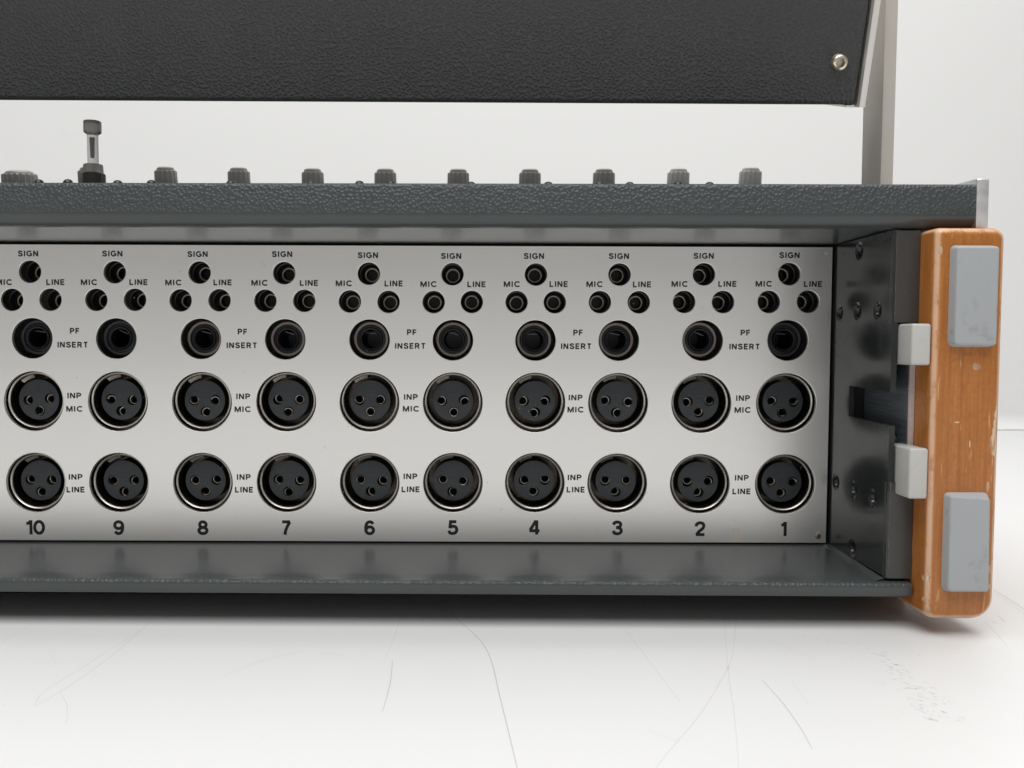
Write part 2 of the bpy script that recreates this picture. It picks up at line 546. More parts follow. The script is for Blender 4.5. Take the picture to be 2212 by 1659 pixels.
def word(bm, text, cx, cz, w, h, tk, gap=0.30, y=0.0):
    """a word of stroke letters centred at (cx, cz), w x h mm, stroke tk (share of h)"""
    strokes, pen = [], tk / 2
    for ch in text:
        gw, ss = GL[ch]
        for s_ in ss:
            strokes.append([(pen + px, py) for px, py in s_])
        pen += gw + gap
    pen += tk / 2 - gap
    sx = w / pen
    k = 0
    for s_ in strokes:
        s_ = [(x * sx - w / 2 + cx, z * h - h / 2 + cz) for x, z in s_]
        hw = tk * h / 2
        closed = abs(s_[0][0] - s_[-1][0]) + abs(s_[0][1] - s_[-1][1]) < 1e-6 and len(s_) > 8
        n = len(s_)
        L, Rr = [], []
        for i in range(n):
            a = s_[i - 1] if i > 0 else (s_[-2] if closed else None)
            b = s_[i + 1] if i < n - 1 else (s_[1] if closed else None)
            p = Vector(s_[i])
            d1 = (p - Vector(a)).normalized() if a else None
            d2 = (Vector(b) - p).normalized() if b else None
            d1 = d1 or d2
            d2 = d2 or d1
            n1, n2 = Vector((-d1.y, d1.x)), Vector((-d2.y, d2.x))
            nn = (n1 + n2)
            nn = nn.normalized() if nn.length > 1e-6 else n1
            mt = hw / max(0.45, nn.dot(n1))
            yy = y - 0.004 * (k % 3)
            L.append(bm.verts.new(Vector((p.x + nn.x * mt, yy, p.y + nn.y * mt)) * MM))
            Rr.append(bm.verts.new(Vector((p.x - nn.x * mt, yy, p.y - nn.y * mt)) * MM))
        for i in range(n - 1):
            bm.faces.new((L[i], L[i + 1], Rr[i + 1], Rr[i]))
        k += 1


def wordmesh(text, w, h, tk, gap=0.30):
    bm = bmesh.new()
    word(bm, text, 0, 0, w, h, tk, gap)
    me = bpy.data.meshes.new('lettering')
    bm.to_mesh(me)
    bm.free()
    return me


# ------------------------------------------------------------------ the setting
bm = bmesh.new()
box(bm, -1500, 1500, -1500, 700, -30, 0)
tab = link('table_top', mesh(bm, 'table_top', smooth=False), M['table'], None, (0, 0, TABLE))
tab['kind'] = 'structure'
tab['label'] = 'white scratched table top under the mixing console'
bm = bmesh.new()
# a board that curves up out of the table top
pr = [(-18, 0.6)] + [(-18 + 18 * math.sin(R(a)), 18.6 - 18 * math.cos(R(a))) for a in range(15, 91, 15)] + [(0, 1300), (15, 1300), (15, 0.6)]
ra = [bm.verts.new(Vector((-1800, y, z)) * MM) for y, z in pr]
rb = [bm.verts.new(Vector((1800, y, z)) * MM) for y, z in pr]
for i in range(len(pr)):
    j = (i + 1) % len(pr)
    bm.faces.new((ra[i], ra[j], rb[j], rb[i]))
wal = link('back_wall', mesh(bm, 'back_wall'), M['wall'], None, (0, 664, TABLE))
wal['kind'] = 'structure'
wal['label'] = 'plain white wall behind the mixing console'

# scratches on the table: hair-thin marks
SCR = [
    (0.30, 0, [(-13.3, -30.2), (-6.3, -48.3), (0.3, -66.4), (3.5, -85.0), (5.3, -109.1), (7.0, -130.7), (9.1, -157.8), (9.6, -164.4)]),
    (0.26, 0, [(-27.7, -83.7), (-26.5, -102.4), (-26.5, -122.8)]),
    (0.30, 1, [(-122.0, -119.9), (-119.4, -105.0), (-117.2, -77.9), (-117.7, -46.9)]),
    (0.25, 1, [(-122.3, -119.3), (-124.6, -109.5), (-122.3, -92.9), (-117.9, -57.2)]),
    (0.22, 1, [(-29.1, -32.1), (-29.1, -53.7), (-30.1, -85.3)]),
    (0.28, 1, [(95.3, -33.6), (80.9, -78.0), (72.2, -97.9), (58.7, -124.4), (45.5, -146.2), (38.5, -158.9)]),
    (0.22, 1, [(90.6, -33.6), (77.1, -86.3), (67.6, -127.3), (59.3, -159.8)]),
    (0.26, 0, [(83.8, -98.5), (84.3, -115.0), (83.5, -131.5), (82.1, -143.4)]),
    (0.26, 1, [(-51.9, -77.2), (-42.4, -80.9)]),
    (0.26, 1, [(97.7, -64.5), (105.9, -82.0)]),
    (0.30, 1, [(181.8, -43.6), (178.8, -54.9), (174.8, -68.7)]),
    (0.34, 0, [(208.9, -2.3), (205.2, -28.3), (202.2, -46.0)]),
    (0.26, 1, [(207.2, -5.1), (203.1, -28.3), (198.9, -48.7)]),
    (0.45, 0, [(190.7, -37.0), (189.0, -43.5)]),
    (0.45, 0, [(140.9, -77.0), (141.6, -77.4)]),
    (0.22, 1, [(-136.9, -80.2), (-131.5, -88.3)]),
    (0.22, 1, [(-77.3, -97.4), (-69.1, -85.7), (-56.8, -75.1)]),
    (0.22, 1, [(-119.6, -110.2), (-113.1, -119.8), (-107.9, -131.6)]),
    (0.22, 1, [(50.5, -52.8), (53.0, -82.5), (55.8, -115.2)]),
    (0.40, 0, [(184.4, -42.5), (185.0, -45.7)]),
    (0.24, 1, [(92.4, -99.5), (91.3, -116.5)]),
    (0.22, 1, [(43.4, -133.2), (50.3, -139.8)]),
    (0.22, 1, [(-159.0, -69.4), (-158.5, -52.6)]),
]
for w_, faint, pts in SCR:
    pts = spl(pts, 6) if len(pts) > 2 else pts
    bm = bmesh.new()
    vs = []
    n = len(pts)
    for i, p in enumerate(pts):
        a, b = Vector(pts[max(0, i - 1)]), Vector(pts[min(n - 1, i + 1)])
        d = (b - a).normalized()
        u = i / (n - 1)
        hw = w_ / 2 * (0.35 + 0.65 * math.sin(math.pi * min(1, max(0, 0.08 + 0.84 * u))))
        q = Vector((-d.y, d.x)) * hw
        vs.append((bm.verts.new(Vector((p[0] + q.x, p[1] + q.y, 0.03)) * MM), bm.verts.new(Vector((p[0] - q.x, p[1] - q.y, 0.03)) * MM)))
    for a, b in zip(vs, vs[1:]):
        bm.faces.new((a[0], b[0], b[1], a[1]))
    link('scratch', mesh(bm, 'scratch', smooth=False), M['scratch_faint' if faint else 'scratch'], tab, (0, 0, TABLE))
# a rubbed track of tiny scuffs
bm = bmesh.new()
trk = spl([(114.3, -59.6), (127.4, -79.7), (126.9, -99.2), (124.6, -114.6), (123.0, -123.9)], 20)
for i in range(120):
    p = trk[min(len(trk) - 1, int(len(trk) * random.random() ** 0.7))]
    x, y = p[0] + random.gauss(0, 3.6), p[1] + random.gauss(0, 2.0)
    a = R(-62 + random.gauss(0, 22))
    l_, w_ = random.uniform(0.4, 1.7), random.uniform(0.08, 0.2)
    d, q = Vector((math.cos(a), math.sin(a))) * l_ / 2, Vector((-math.sin(a), math.cos(a))) * w_
    bm.faces.new([bm.verts.new(Vector((x + s1 * d.x + s2 * q.x, y + s1 * d.y + s2 * q.y, 0.05)) * MM) for s1, s2 in ((-1, -1), (1, -1), (1, 1), (-1, 1))])
for i in range(130):
    x, y = random.uniform(-190, 180), random.choice((random.uniform(-75, -62), random.uniform(-140, -62)))
    a, l_, w_ = random.uniform(0, 3.14), random.uniform(0.2, 0.7), random.uniform(0.06, 0.16)
    d, q = Vector((math.cos(a), math.sin(a))) * l_ / 2, Vector((-math.sin(a), math.cos(a))) * w_
    bm.faces.new([bm.verts.new(Vector((x + s1 * d.x + s2 * q.x, y + s1 * d.y + s2 * q.y, 0.07)) * MM) for s1, s2 in ((-1, -1), (1, -1), (1, 1), (-1, 1))])
sf = link('scuff', mesh(bm, 'scuff', smooth=False), plain('pale_scuff', (0.635, 0.63, 0.63), 0.6), tab, (0, 0, TABLE))
sf['kind'] = 'stuff'

# ------------------------------------------------------------------ the mixing console
con = bpy.data.objects.new('mixing_console', None)
con.empty_display_size = 0.05
COL.objects.link(con)
con.location = W(0, 0, TABLE)
WLOC[con] = con.location.copy()
con['label'] = 'audio mixing console with socket panel, wooden end cheek and raised black hood'
con['category'] = 'mixing console'
XL = -330.0      # the console runs on past the left edge of the frame


def extrude(prof, x0, x1, skew=0.0, mats=None):
    """run a (y, z) profile along x; skew moves the left end back"""
    bm = bmesh.new()
    a = [bm.verts.new(Vector((x0, y + skew, z)) * MM) for y, z in prof]
    b = [bm.verts.new(Vector((x1, y, z)) * MM) for y, z in prof]
    n = len(prof)
    for i in range(n):
        j = (i + 1) % n
        f = bm.faces.new((a[i], a[j], b[j], b[i]))
        if mats:
            f.material_index = mats[i]
    bm.faces.new(list(reversed(a)))
    bm.faces.new(b)
    return bm


# top beam: pebbled front, smooth rolled lower edge and underside
SL = math.tan(R(8.5))
fy = -53.5
prof = [(-6.0, 53.9 + 6)] + list(reversed([(fy + 1.6 + x, 52.2 + z) for x, z in arc(0, 0, 1.6, 180, 92, 5)]))
prof = [(2.0, 53.6 + (2.0 + 52) * SL)] + [(fy + 1.5 + 1.5 * math.cos(R(a)), 52.3 + 1.5 * math.sin(R(a))) for a in (95, 115, 135, 155, 180)]
nt = len(prof)
prof += [(fy, 43.6)] + [(fy + 4.6 + 4.6 * math.cos(R(a)), 43.4 + 4.6 * math.sin(R(a))) for a in (187, 200, 214, 228, 242, 256, 268)]
prof += [(-46, 39.1), (2.0, 38.9)]
mats = [0] * nt + [1] * (len(prof) - nt)
bm = extrude(prof, XL, 168.2, 4.5, mats)
beam = link('top_beam', mesh(bm, 'top_beam', 50), [M['vinyl'], M['vinyl_smooth']], con)
# aluminium end plate of the beam
pe = [(-53.9, 38.6), (-53.9, 55.2), (-53.5, 55.6), (-38, 56.0), (-20, 57.0), (-20, 38.6)]
bm = extrude(pe, 168.3, 172.5)
bmesh.ops.bevel(bm, geom=list(bm.edges), offset=0.35 * MM, segments=2, profile=0.5, affect='EDGES')
link('end_plate', mesh(bm, 'end_plate'), M['alu'], beam)

# control deck on top, sloping up and away
bm = extrude([(2.5, 53.6 + 54.5 * SL - 0.6), (2.5, 53.6 + 54.5 * SL - 3), (190, 53.6 + 242 * SL - 3), (190, 53.6 + 242 * SL - 0.6)], XL, 168.0)
deck = link('control_deck', mesh(bm, 'control_deck'), M['deck'], con)


def deck_z(y):
    return 53.6 + (y + 52.0) * SL - 0.6 if y > 2.5 else 53.6 + (y + 52.0) * SL


# bottom tray with its rounded vinyl lip
prof = [(2, -83.0), (-44, -83.9)] + [(fy + 1.4 + 1.4 * math.cos(R(a)), -85.6 + 1.4 * math.sin(R(a))) for a in (92, 115, 137, 158, 180)] \
    + [(fy + 1.2 + 1.2 * math.cos(R(a)), -87.9 + 1.2 * math.sin(R(a))) for a in (180, 205, 230, 255, 270)] + [(190, -89.1), (190, -83.0)]
mats = [1] * len(prof)
for i in (2, 3, 4):
    mats[i] = 0
bm = extrude(prof, XL, 150.2, 3.5, mats)
link('bottom_tray', mesh(bm, 'bottom_tray', 50), [M['vinyl'], M['vinyl_smooth']], con)
# dark block added under the tray to blacken the shade below its lip
bm = bmesh.new()
box(bm, XL, 150.0, -12, 180, TABLE, -89.2)
box(bm, 150.0, 168.0, -12, 180, TABLE, -94.7)
link('shade_block', mesh(bm, 'shade_block', smooth=False), M['dark'], con)
# strip of vinyl turned up along the right end of the tray
bm = bmesh.new()
for y0, y1 in ((-50.5, -1.0),):
    vs = [bm.verts.new(Vector(p) * MM) for p in ((141.9, y1, -82.4), (141.9, y0, -83.2), (139.0, y0 + 0.5, -84.05), (139.0, y1, -83.1))]
    bm.faces.new(vs)
link('vinyl_welt', mesh(bm, 'vinyl_welt', smooth=False), M['vinyl_smooth'], con)

# chassis box behind the face plate, shaped to block light through its gaps
bm = bmesh.new()
box(bm, XL, 144.4, 24, 188, -82.9, 60.0)
box(bm, 144.4, 150.5, 1.0, 188, -82.9, 58.0)
link('chassis', mesh(bm, 'chassis', smooth=False), M['chassis'], con)

gp = [(-18.0, 38.6), (-18.0, 55.0), (2.5, 58.0), (188.0, 53.6 + 240 * SL - 3.2), (188.0, 38.6)]
bm = extrude(gp, 150.6, 167.9)
link('side_gable', mesh(bm, 'side_gable', smooth=False), M['vinyl_smooth'], con)

# ------------------------------------------------------------------ face plate with its holes
SIGN = [(-182.0, 27.0), (-147.9, 26.9), (-113.7, 26.9), (-79.6, 26.8), (-45.5, 26.7), (-11.8, 26.6), (21.8, 26.6), (55.5, 26.7), (89.5, 26.9), (123.9, 27.1)]
MIC = [(-189.5, 15.7), (-155.5, 15.8), (-121.5, 15.7), (-87.3, 15.7), (-53.2, 15.5), (-19.4, 15.4), (14.1, 15.5), (47.7, 15.6), (81.7, 15.8), (115.9, 15.9)]
LINE = [(-174.0, 15.8), (-139.9, 15.9), (-105.8, 15.8), (-71.6, 15.7), (-37.6, 15.4), (-4.0, 15.5), (29.5, 15.5), (63.4, 15.6), (97.4, 15.8), (131.7, 16.0)]
PF = [(-181.7, 0.2), (-147.7, 0.2), (-113.5, 0.2), (-79.4, 0.1), (-45.3, 0.1), (-11.6, 0.0), (21.8, 0.0), (55.5, 0.1), (89.4, 0.2), (123.8, 0.4)]
XMIC = [(-181.6, -25.3), (-147.5, -25.3), (-113.4, -25.4), (-79.2, -25.2), (-45.4, -25.2), (-11.6, -25.2), (21.9, -25.2), (55.5, -25.2), (89.3, -25.2), (123.7, -25.1)]
XLINE = [(-181.5, -58.6), (-147.6, -58.5), (-113.4, -58.4), (-79.3, -58.3), (-45.4, -58.2), (-11.5, -58.1), (21.9, -58.0), (55.5, -58.1), (89.2, -58.2), (123.9, -58.2)]
holes = [(x, z, 4.45) for x, z in SIGN + MIC + LINE] + [(x, z, 8.15) for x, z in PF] + [(x, z, 12.1) for x, z in XMIC + XLINE]
bm = bmesh.new()
plate_with_holes(bm, [(XL, -82.25), (141.0, -82.25), (141.0, 37.8), (XL, 37.8)], holes, 1.5, 0.22)
panel = link('face_plate', flatfront(mesh(bm, 'face_plate', 15)), M['panel'], con)
# corner screw with a scraped slot, paint chips round it, and an old tape stain
bm = bmesh.new()
lathe(bm, [(0, -0.18), (0.9, -0.18), (1.15, -0.05), (1.15, 0.1)], 20)
link('corner_screw', mesh(bm, 'corner_screw'), M['nickel_dark'], panel, (137.8, 0, -79.6))
for cx, cz, pts in ((138.4, 35.2, ((-.5, .7), (.1, .8), (.1, .1), (.9, -.1), (.5, -.6), (-.4, -.3))), (137.6, -78.1, ((-.7, -.2), (.5, .1), (.7, .4), (-.5, .3)))):
    bm = bmesh.new()
    bm.faces.new([bm.verts.new(Vector((x, -0.02, z)) * MM) for x, z in pts])
    link('paint_chip', mesh(bm, 'paint_chip', smooth=False), M['scratch_faint'], panel, (cx, 0, cz))
bm = bmesh.new()
bm.faces.new([bm.verts.new(Vector((x, -0.02, z)) * MM) for x, z in ((-2.1, -3.2), (2.6, -3.2), (1.2, -0.6), (1.6, 2.6), (-1.6, 2.4), (-1.9, 0))])
link('tape_stain', mesh(bm, 'tape_stain', smooth=False), plain('tape_stain', (0.87, 0.82, 0.74), 0.42, 0.7), panel, (104.3, 0, -78.9))

# specks and hairline marks on the plate
bm = bmesh.new()
for i in range(46):
    x, z = random.uniform(-192, 138), random.uniform(-80, 36)
    a, l_, w_ = random.uniform(0, 3.14), random.choice((0.25, 0.3, 0.4, 1.6)), random.uniform(0.07, 0.15)
    d, q = Vector((math.cos(a), math.sin(a))) * l_ / 2, Vector((-math.sin(a), math.cos(a))) * w_ / (1 if l_ < 1 else 2.5)
    bm.faces.new([bm.verts.new(Vector((x + s1 * d.x + s2 * q.x, -0.012, z + s1 * d.y + s2 * q.y)) * MM) for s1, s2 in ((-1, -1), (1, -1), (1, 1), (-1, 1))])
sk = link('speck', mesh(bm, 'speck', smooth=False), plain('panel_speck', (0.42, 0.40, 0.37), 0.5, 0.6), panel)
sk['kind'] = 'stuff'

# printed words
TX = {
    'SIGN': (7.9, 2.1, [(-182.6, 34.2), (-148.7, 34.3), (-114.4, 34.2), (-80.4, 34.3), (-45.9, 34.0), (-12.4, 33.8), (20.9, 33.9), (55.1, 34.0), (89.2, 34.2), (123.7, 34.6)]),
    'MIC': (6.4, 2.1, [(-192.6, 22.7), (-158.3, 22.8), (-124.3, 22.8), (-89.6, 22.8), (-55.6, 22.7), (-21.5, 22.5), (12.1, 22.6), (45.4, 22.7), (79.7, 22.9), (113.6, 23.1),
                       (-165.2, -28.4), (-96.9, -28.3), (-28.6, -27.9), (38.2, -28.0), (106.0, -27.9)]),
    'LINE': (7.2, 2.1, [(-171.8, 22.8), (-138.3, 22.9), (-104.4, 22.9), (-69.6, 22.8), (-35.5, 22.7), (-2.1, 22.5), (31.0, 22.7), (64.6, 22.7), (99.0, 23.0), (133.5, 23.1),
                        (-165.3, -61.4), (-96.6, -61.2), (-28.7, -60.8), (38.6, -60.7), (106.2, -61.2)]),
    'PF': (3.8, 2.1, [(-164.4, 3.2), (-96.6, 3.1), (-28.2, 3.1), (39.0, 3.2), (106.6, 3.4)]),
    'INSERT': (11.9, 2.1, [(-165.3, -2.4), (-96.9, -2.4), (-28.8, -2.4), (38.3, -2.3), (106.4, -2.2)]),
    'INP': (5.5, 2.1, [(-165.1, -23.0), (-96.6, -23.1), (-28.6, -23.1), (38.2, -23.1), (106.1, -23.1), (-165.2, -56.2), (-96.7, -56.0), (-28.8, -55.5), (38.1, -55.7), (106.2, -55.6)]),
}
for txt, (w_, h_, spots) in TX.items():
    me = wordmesh(txt, w_ * 1.05, h_ * 1.06, 0.25, 0.37)
    for x, z in spots:
        link('lettering', me, M['print'], panel, (x, -0.03, z))
NUMW = {'10': 7.9, '9': 4.5, '8': 4.4, '7': 4.2, '6': 4.4, '5': 4.2, '4': 4.8, '3': 4.3, '2': 4.4, '1': 2.6}
NUMS = [(-182.2, -77.0), (-148.0, -77.0), (-113.6, -76.9), (-79.6, -76.8), (-45.6, -76.7), (-11.5, -76.5), (21.8, -76.3), (55.7, -76.4), (89.5, -76.6), (123.5, -76.6)]
for (x, z), txt in zip(NUMS, '10 9 8 7 6 5 4 3 2 1'.split()):
    link('channel_number', wordmesh(txt, NUMW[txt] * 1.06, 5.85, 0.215, 0.24), M['print'], panel, (x, -0.03, z))

# ------------------------------------------------------------------ indicator lamps behind the small holes
LAMP_B = lathemesh('indicator_lamp', [(4.9, 14), (4.9, 6.6), (4.6, 6.1), (4.2, 6.2), (3.95, 6.9), (3.5, 7.4), (3.3, 8.2), (3.2, 14.0), (0, 14.2)], 40, sharp=50)
LAMP_R = lathemesh('lamp_ring', [(2.95, 9.9), (2.95, 9.55), (2.82, 9.35), (2.45, 9.35), (2.36, 9.5), (2.36, 9.75)], 36, sharp=50)
LAMP_L = lathemesh('lamp_lens', [(3.1, 9.8), (2.37, 9.7), (2.34, 10.2), (2.3, 13.4), (0, 13.4)], 28, sharp=50)
for x, z in SIGN + MIC + LINE:
    dx, dz = random.uniform(-0.25, 0.25), random.uniform(-0.2, 0.2)
    b = link('indicator_lamp', LAMP_B, M['lamp_body'], con, (x + dx, 0, z + dz))
    link('lamp_ring', LAMP_R, M['lamp_ring'], b, (x + dx, 0, z + dz))
    link('lamp_lens', LAMP_L, M['lamp_lens'], b, (x + dx, 0, z + dz))

# ------------------------------------------------------------------ insert jacks
bm = bmesh.new()
hexr = [8.5, 8.5, 8.5]
ring0 = [bm.verts.new(Vector((8.5 * math.cos(R(60 * i)), 8.5, 8.5 * math.sin(R(60 * i)))) * MM) for i in range(6)]
ring1 = [bm.verts.new(Vector((8.5 * math.cos(R(60 * i)), 5.6, 8.5 * math.sin(R(60 * i)))) * MM) for i in range(6)]
for i in range(6):
    bm.faces.new((ring0[i], ring0[(i + 1) % 6], ring1[(i + 1) % 6], ring1[i]))
c1 = [bm.verts.new(Vector((7.15 * math.cos(R(7.5 * i)), 4.7, 7.15 * math.sin(R(7.5 * i)))) * MM) for i in range(48)]
for i in range(6):
    for k in range(8):
        a, b = c1[(i * 8 + k) % 48], c1[(i * 8 + k + 1) % 48]
        if k < 4:
            bm.faces.new((ring1[i], a, b))
        else:
            bm.faces.new((a, b, ring1[(i + 1) % 6]))
    bm.faces.new((ring1[i], c1[(i * 8 + 4) % 48], ring1[(i + 1) % 6]))
prev = c1
for r_, d_ in ((6.9, 4.5), (6.0, 4.5), (5.85, 4.7), (5.85, 9)):
    nx = [bm.verts.new(Vector((r_ * math.cos(R(7.5 * i)), d_, r_ * math.sin(R(7.5 * i)))) * MM) for i in range(48)]
    for i in range(48):
        bm.faces.new((prev[i], prev[(i + 1) % 48], nx[(i + 1) % 48], nx[i]))
    prev = nx
NUT = mesh(bm, 'insert_jack', 30)
NUT2 = NUT.copy()
BUSH = lathemesh('bush', [(5.86, 9), (5.86, 4.9), (5.7, 4.6), (5.35, 4.5), (5.2, 4.7), (4.9, 4.7), (4.7, 4.4), (4.35, 4.1), (4.05, 4.15), (3.8, 4.5), (3.65, 5.2), (3.6, 22), (0, 22.2)], 48, sharp=28)
bm = bmesh.new()
box(bm, -2.6, 1.4, 6.8, 9.5, 2.25, 2.55, 0.1, 1)
SPR = mesh(bm, 'contact_spring')
bm = bmesh.new()
plate_with_holes(bm, [(-16, -11.5), (16, -11.5), (16, 36), (-16, 36)], [(0, 26.7, 4.2), (-7.75, 15.55, 4.2), (7.75, 15.55, 4.2), (0, 0.1, 5.0)], 0.8, 0.05, 24)
PLATE = mesh(bm, 'mounting_plate', smooth=False)
for i, (x, z) in enumerate(PF):
    dx, dz = ((0.2, 0.3), (0.0, 0.2), (0.15, 0.1), (0.1, 0.1), (0.1, 0.2), (0.0, 0.2), (-0.35, 0.15), (-0.45, 0.15), (-0.3, 0.3), (-0.2, 0.2))[i]
    at = (x + dx, 0, z + dz)
    blk = i < 2 or i == 9
    n_ = link('insert_jack', NUT2 if blk else NUT, M['nut_black'] if blk else M['nut'], con, at)
    n_.rotation_euler = (0, R((8, 25, 14, 20, 5, 17, 0, 12, 22, 3)[i]), 0)
    link('bush', BUSH, M['bush'], n_, at)
    link('contact_spring', SPR, M['nickel_dark'], n_, at)
    link('mounting_plate', PLATE, M['chassis'], con, (x, 9.6, z))

# ------------------------------------------------------------------ three-pole sockets
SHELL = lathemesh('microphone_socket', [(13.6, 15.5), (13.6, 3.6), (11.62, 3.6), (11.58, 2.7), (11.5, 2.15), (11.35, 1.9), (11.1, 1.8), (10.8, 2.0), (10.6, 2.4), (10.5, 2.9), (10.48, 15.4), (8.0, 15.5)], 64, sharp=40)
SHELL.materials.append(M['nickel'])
SHELL.materials.append(M['shell_shade'])
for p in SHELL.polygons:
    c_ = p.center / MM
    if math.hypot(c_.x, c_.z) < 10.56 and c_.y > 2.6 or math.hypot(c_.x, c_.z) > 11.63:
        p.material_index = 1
bm = bmesh.new()
PINS = ((-4.4, 0.1), (4.4, 0.1), (0.0, -4.6))
fr = plate_with_holes(bm, [(8.25 * math.cos(R(7.5 * i)), 8.25 * math.sin(R(7.5 * i))) for i in range(48)], [(a, b, 1.95) for a, b in PINS], 9.0, 0.18, 28)
for v in bm.verts:
    v.co.y += 4.1 * MM
    rr = math.hypot(v.co.x, v.co.z) / MM
    if rr > 8.2 and v.co.y < 4.2 * MM:
        v.co.y += 0.25 * MM
# hole bottoms, coloured darker to stand in for shade
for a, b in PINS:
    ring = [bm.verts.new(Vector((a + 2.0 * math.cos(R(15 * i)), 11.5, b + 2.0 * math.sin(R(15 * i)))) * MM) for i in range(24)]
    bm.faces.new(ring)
INSERT = flatfront(mesh(bm, 'insert', 15))
INSERT.materials.append(M['insert'])
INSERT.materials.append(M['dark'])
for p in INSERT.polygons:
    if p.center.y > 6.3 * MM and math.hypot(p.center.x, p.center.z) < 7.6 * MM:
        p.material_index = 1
CONT = lathemesh('contact', [(1.945, 7.0), (1.94, 5.0), (1.88, 4.85), (1.72, 4.9), (1.62, 5.3), (1.60, 6.4)], 24, sharp=50)
bm = bmesh.new()
for a0, a1 in ((96, 128),):
    pts = [(R(a0 + (a1 - a0) * i / 8)) for i in range(9)]
    for r0, r1 in ((10.55, 9.2),):
        top = [[bm.verts.new(Vector((r_ * math.cos(a), d_, r_ * math.sin(a))) * MM) for a in pts] for r_, d_ in ((r0, 4.2), (r1, 5.0), (r1, 14), (r0, 14))]
        for u, v in ((0, 1), (1, 2), (2, 3), (3, 0)):
            for i in range(8):
                bm.faces.new((top[u][i], top[u][i + 1], top[v][i + 1], top[v][i]))
        bm.faces.new([top[k][0] for k in range(4)])
        bm.faces.new([top[k][8] for k in range(3, -1, -1)])
LATCH = mesh(bm, 'latch', 30)
bm = bmesh.new()
word(bm, 'SWISS', 0.2, 4.0, 4.2, 0.85, 0.16)
word(bm, 'MADE', 0.2, 2.4, 3.4, 0.85, 0.16)
word(bm, '1', 4.2, 2.9, 0.55, 1.25, 0.16)
word(bm, '2', -4.2, 2.9, 0.75, 1.25, 0.16)
word(bm, '3', 0.0, -1.6, 0.75, 1.25, 0.16)
EMB = mesh(bm, 'raised_marking', smooth=False)
for i, (x, z) in enumerate(XMIC + XLINE):
    row = i // 10
    dz = 0.35 if row == 0 else 0.25
    dx = random.uniform(-0.2, 0.2)
    at = (x + dx, 0, z + dz)
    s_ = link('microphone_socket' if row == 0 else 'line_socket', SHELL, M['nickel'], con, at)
    rr = (0, R(random.uniform(-5, 5)), 0)
    ins = link('insert', INSERT, M['insert'], s_, at, rr)
    for a, b in PINS:
        c_ = link('contact', CONT, M['contact'], s_, (at[0] + a, random.uniform(0.1, 1.1), at[2] + b))
        c_.scale = (0.93, 1, 0.93)
        c_.rotation_euler = (R(random.uniform(-6, 6)), 0, R(random.uniform(-6, 6)))
    link('latch', LATCH, M['nickel_dark'], s_, at, rr)
    link('raised_marking', EMB, M['emboss'], s_, (at[0], 4.06, at[2]), rr)

# ------------------------------------------------------------------ black side plate with its slot and countersunk screws
SCREWS = [(-22.8, 34.1), (-6.0, 11.4), (-22.5, 11.4), (-39.4, 11.1), (-6.3, -56.3), (-22.6, -56.4), (-39.4, -56.8), (-22.9, -79.0)]
bm = bmesh.new()
# drawn in the (y, z) plane: the plate's own front is y = 0, so turn it to face left afterwards
outer = [(0.5, -82.6), (0.5, 38.5), (-50.9, 38.5), (-50.9, -17.6), (-16.9, -17.0), (-16.9, -28.8), (-50.9, -29.3), (-50.9, -82.6)]
plate_with_holes(bm, outer, [(y, z, 1.8) for y, z in SCREWS], 2.0, 1.7, 28)
bmesh.ops.transform(bm, matrix=Matrix(((0, 1, 0, 0), (1, 0, 0, 0), (0, 0, 1, 0), (0, 0, 0, 1))), verts=bm.verts)
side = link('side_plate', flatfront(mesh(bm, 'side_plate', 15)), M['black_paint'], con, (142, 0, 0))
HEAD = lathemesh('countersunk_screw', [(3.35, 0.1), (3.2, 0.15), (2.0, 1.25), (1.75, 1.3), (1.6, 1.2), (1.45, 1.3), (1.35, 1.95), (0.0, 1.95)], 24, sharp=40)
HEAD.transform(Matrix(((0, 1, 0, 0), (1, 0, 0, 0), (0, 0, 1, 0), (0, 0, 0, 1))))
for y, z in SCREWS:
    link('countersunk_screw', HEAD, M['black_screw'], side, (142.02, y, z))
# flanges turned out to the right at the front
for z0, z1 in ((6.6, 38.2), (-83.0, -49.1)):
    bm = bmesh.new()
    pts = [(142.0, -48.8)] + [(143.4 + 1.4 * math.cos(R(a)), -49.6 + 1.4 * math.sin(R(a))) for a in (180, 200, 220, 240, 260, 270)] + [(151.0, -51.0), (151.0, -49.2), (144.0, -49.2)]
    a = [bm.verts.new(Vector((x, y, z0)) * MM) for x, y in pts]
    b = [bm.verts.new(Vector((x, y, z1)) * MM) for x, y in pts]
    for i in range(len(pts)):
        j = (i + 1) % len(pts)
        bm.faces.new((a[i], a[j], b[j], b[i]))
    bm.faces.new(a)
    bm.faces.new(b)
    for v in bm.verts:
        v.co.x -= 0.03 * MM
        v.co.y -= 0.05 * MM
    link('flange', mesh(bm, 'flange', 50), M['flange'], side)
# outer plate against the wood, seen through the slot
bm = bmesh.new()
outer = [(-13.5, -82.0), (-13.5, 38.0), (-48.9, 38.0), (-48.9, -82.0)]
plate_with_holes(bm, outer, [(-39.8, -10.3, 1.15), (-40.5, -34.0, 1.15)], 1.7, 0.25, 24)
bmesh.ops.transform(bm, matrix=Matrix(((0, 1, 0, 0), (1, 0, 0, 0), (0, 0, 1, 0), (0, 0, 0, 1))), verts=bm.verts)
outp = link('outer_plate', flatfront(mesh(bm, 'outer_plate', 15)), M['scraped'], con, (149.2, 0, 0))
bm = bmesh.new()
box(bm, 149.25, 151.1, -49.7, -48.95, -82, 38)
link('bare_edge', mesh(bm, 'bare_edge', smooth=False), M['bare_edge'], outp)

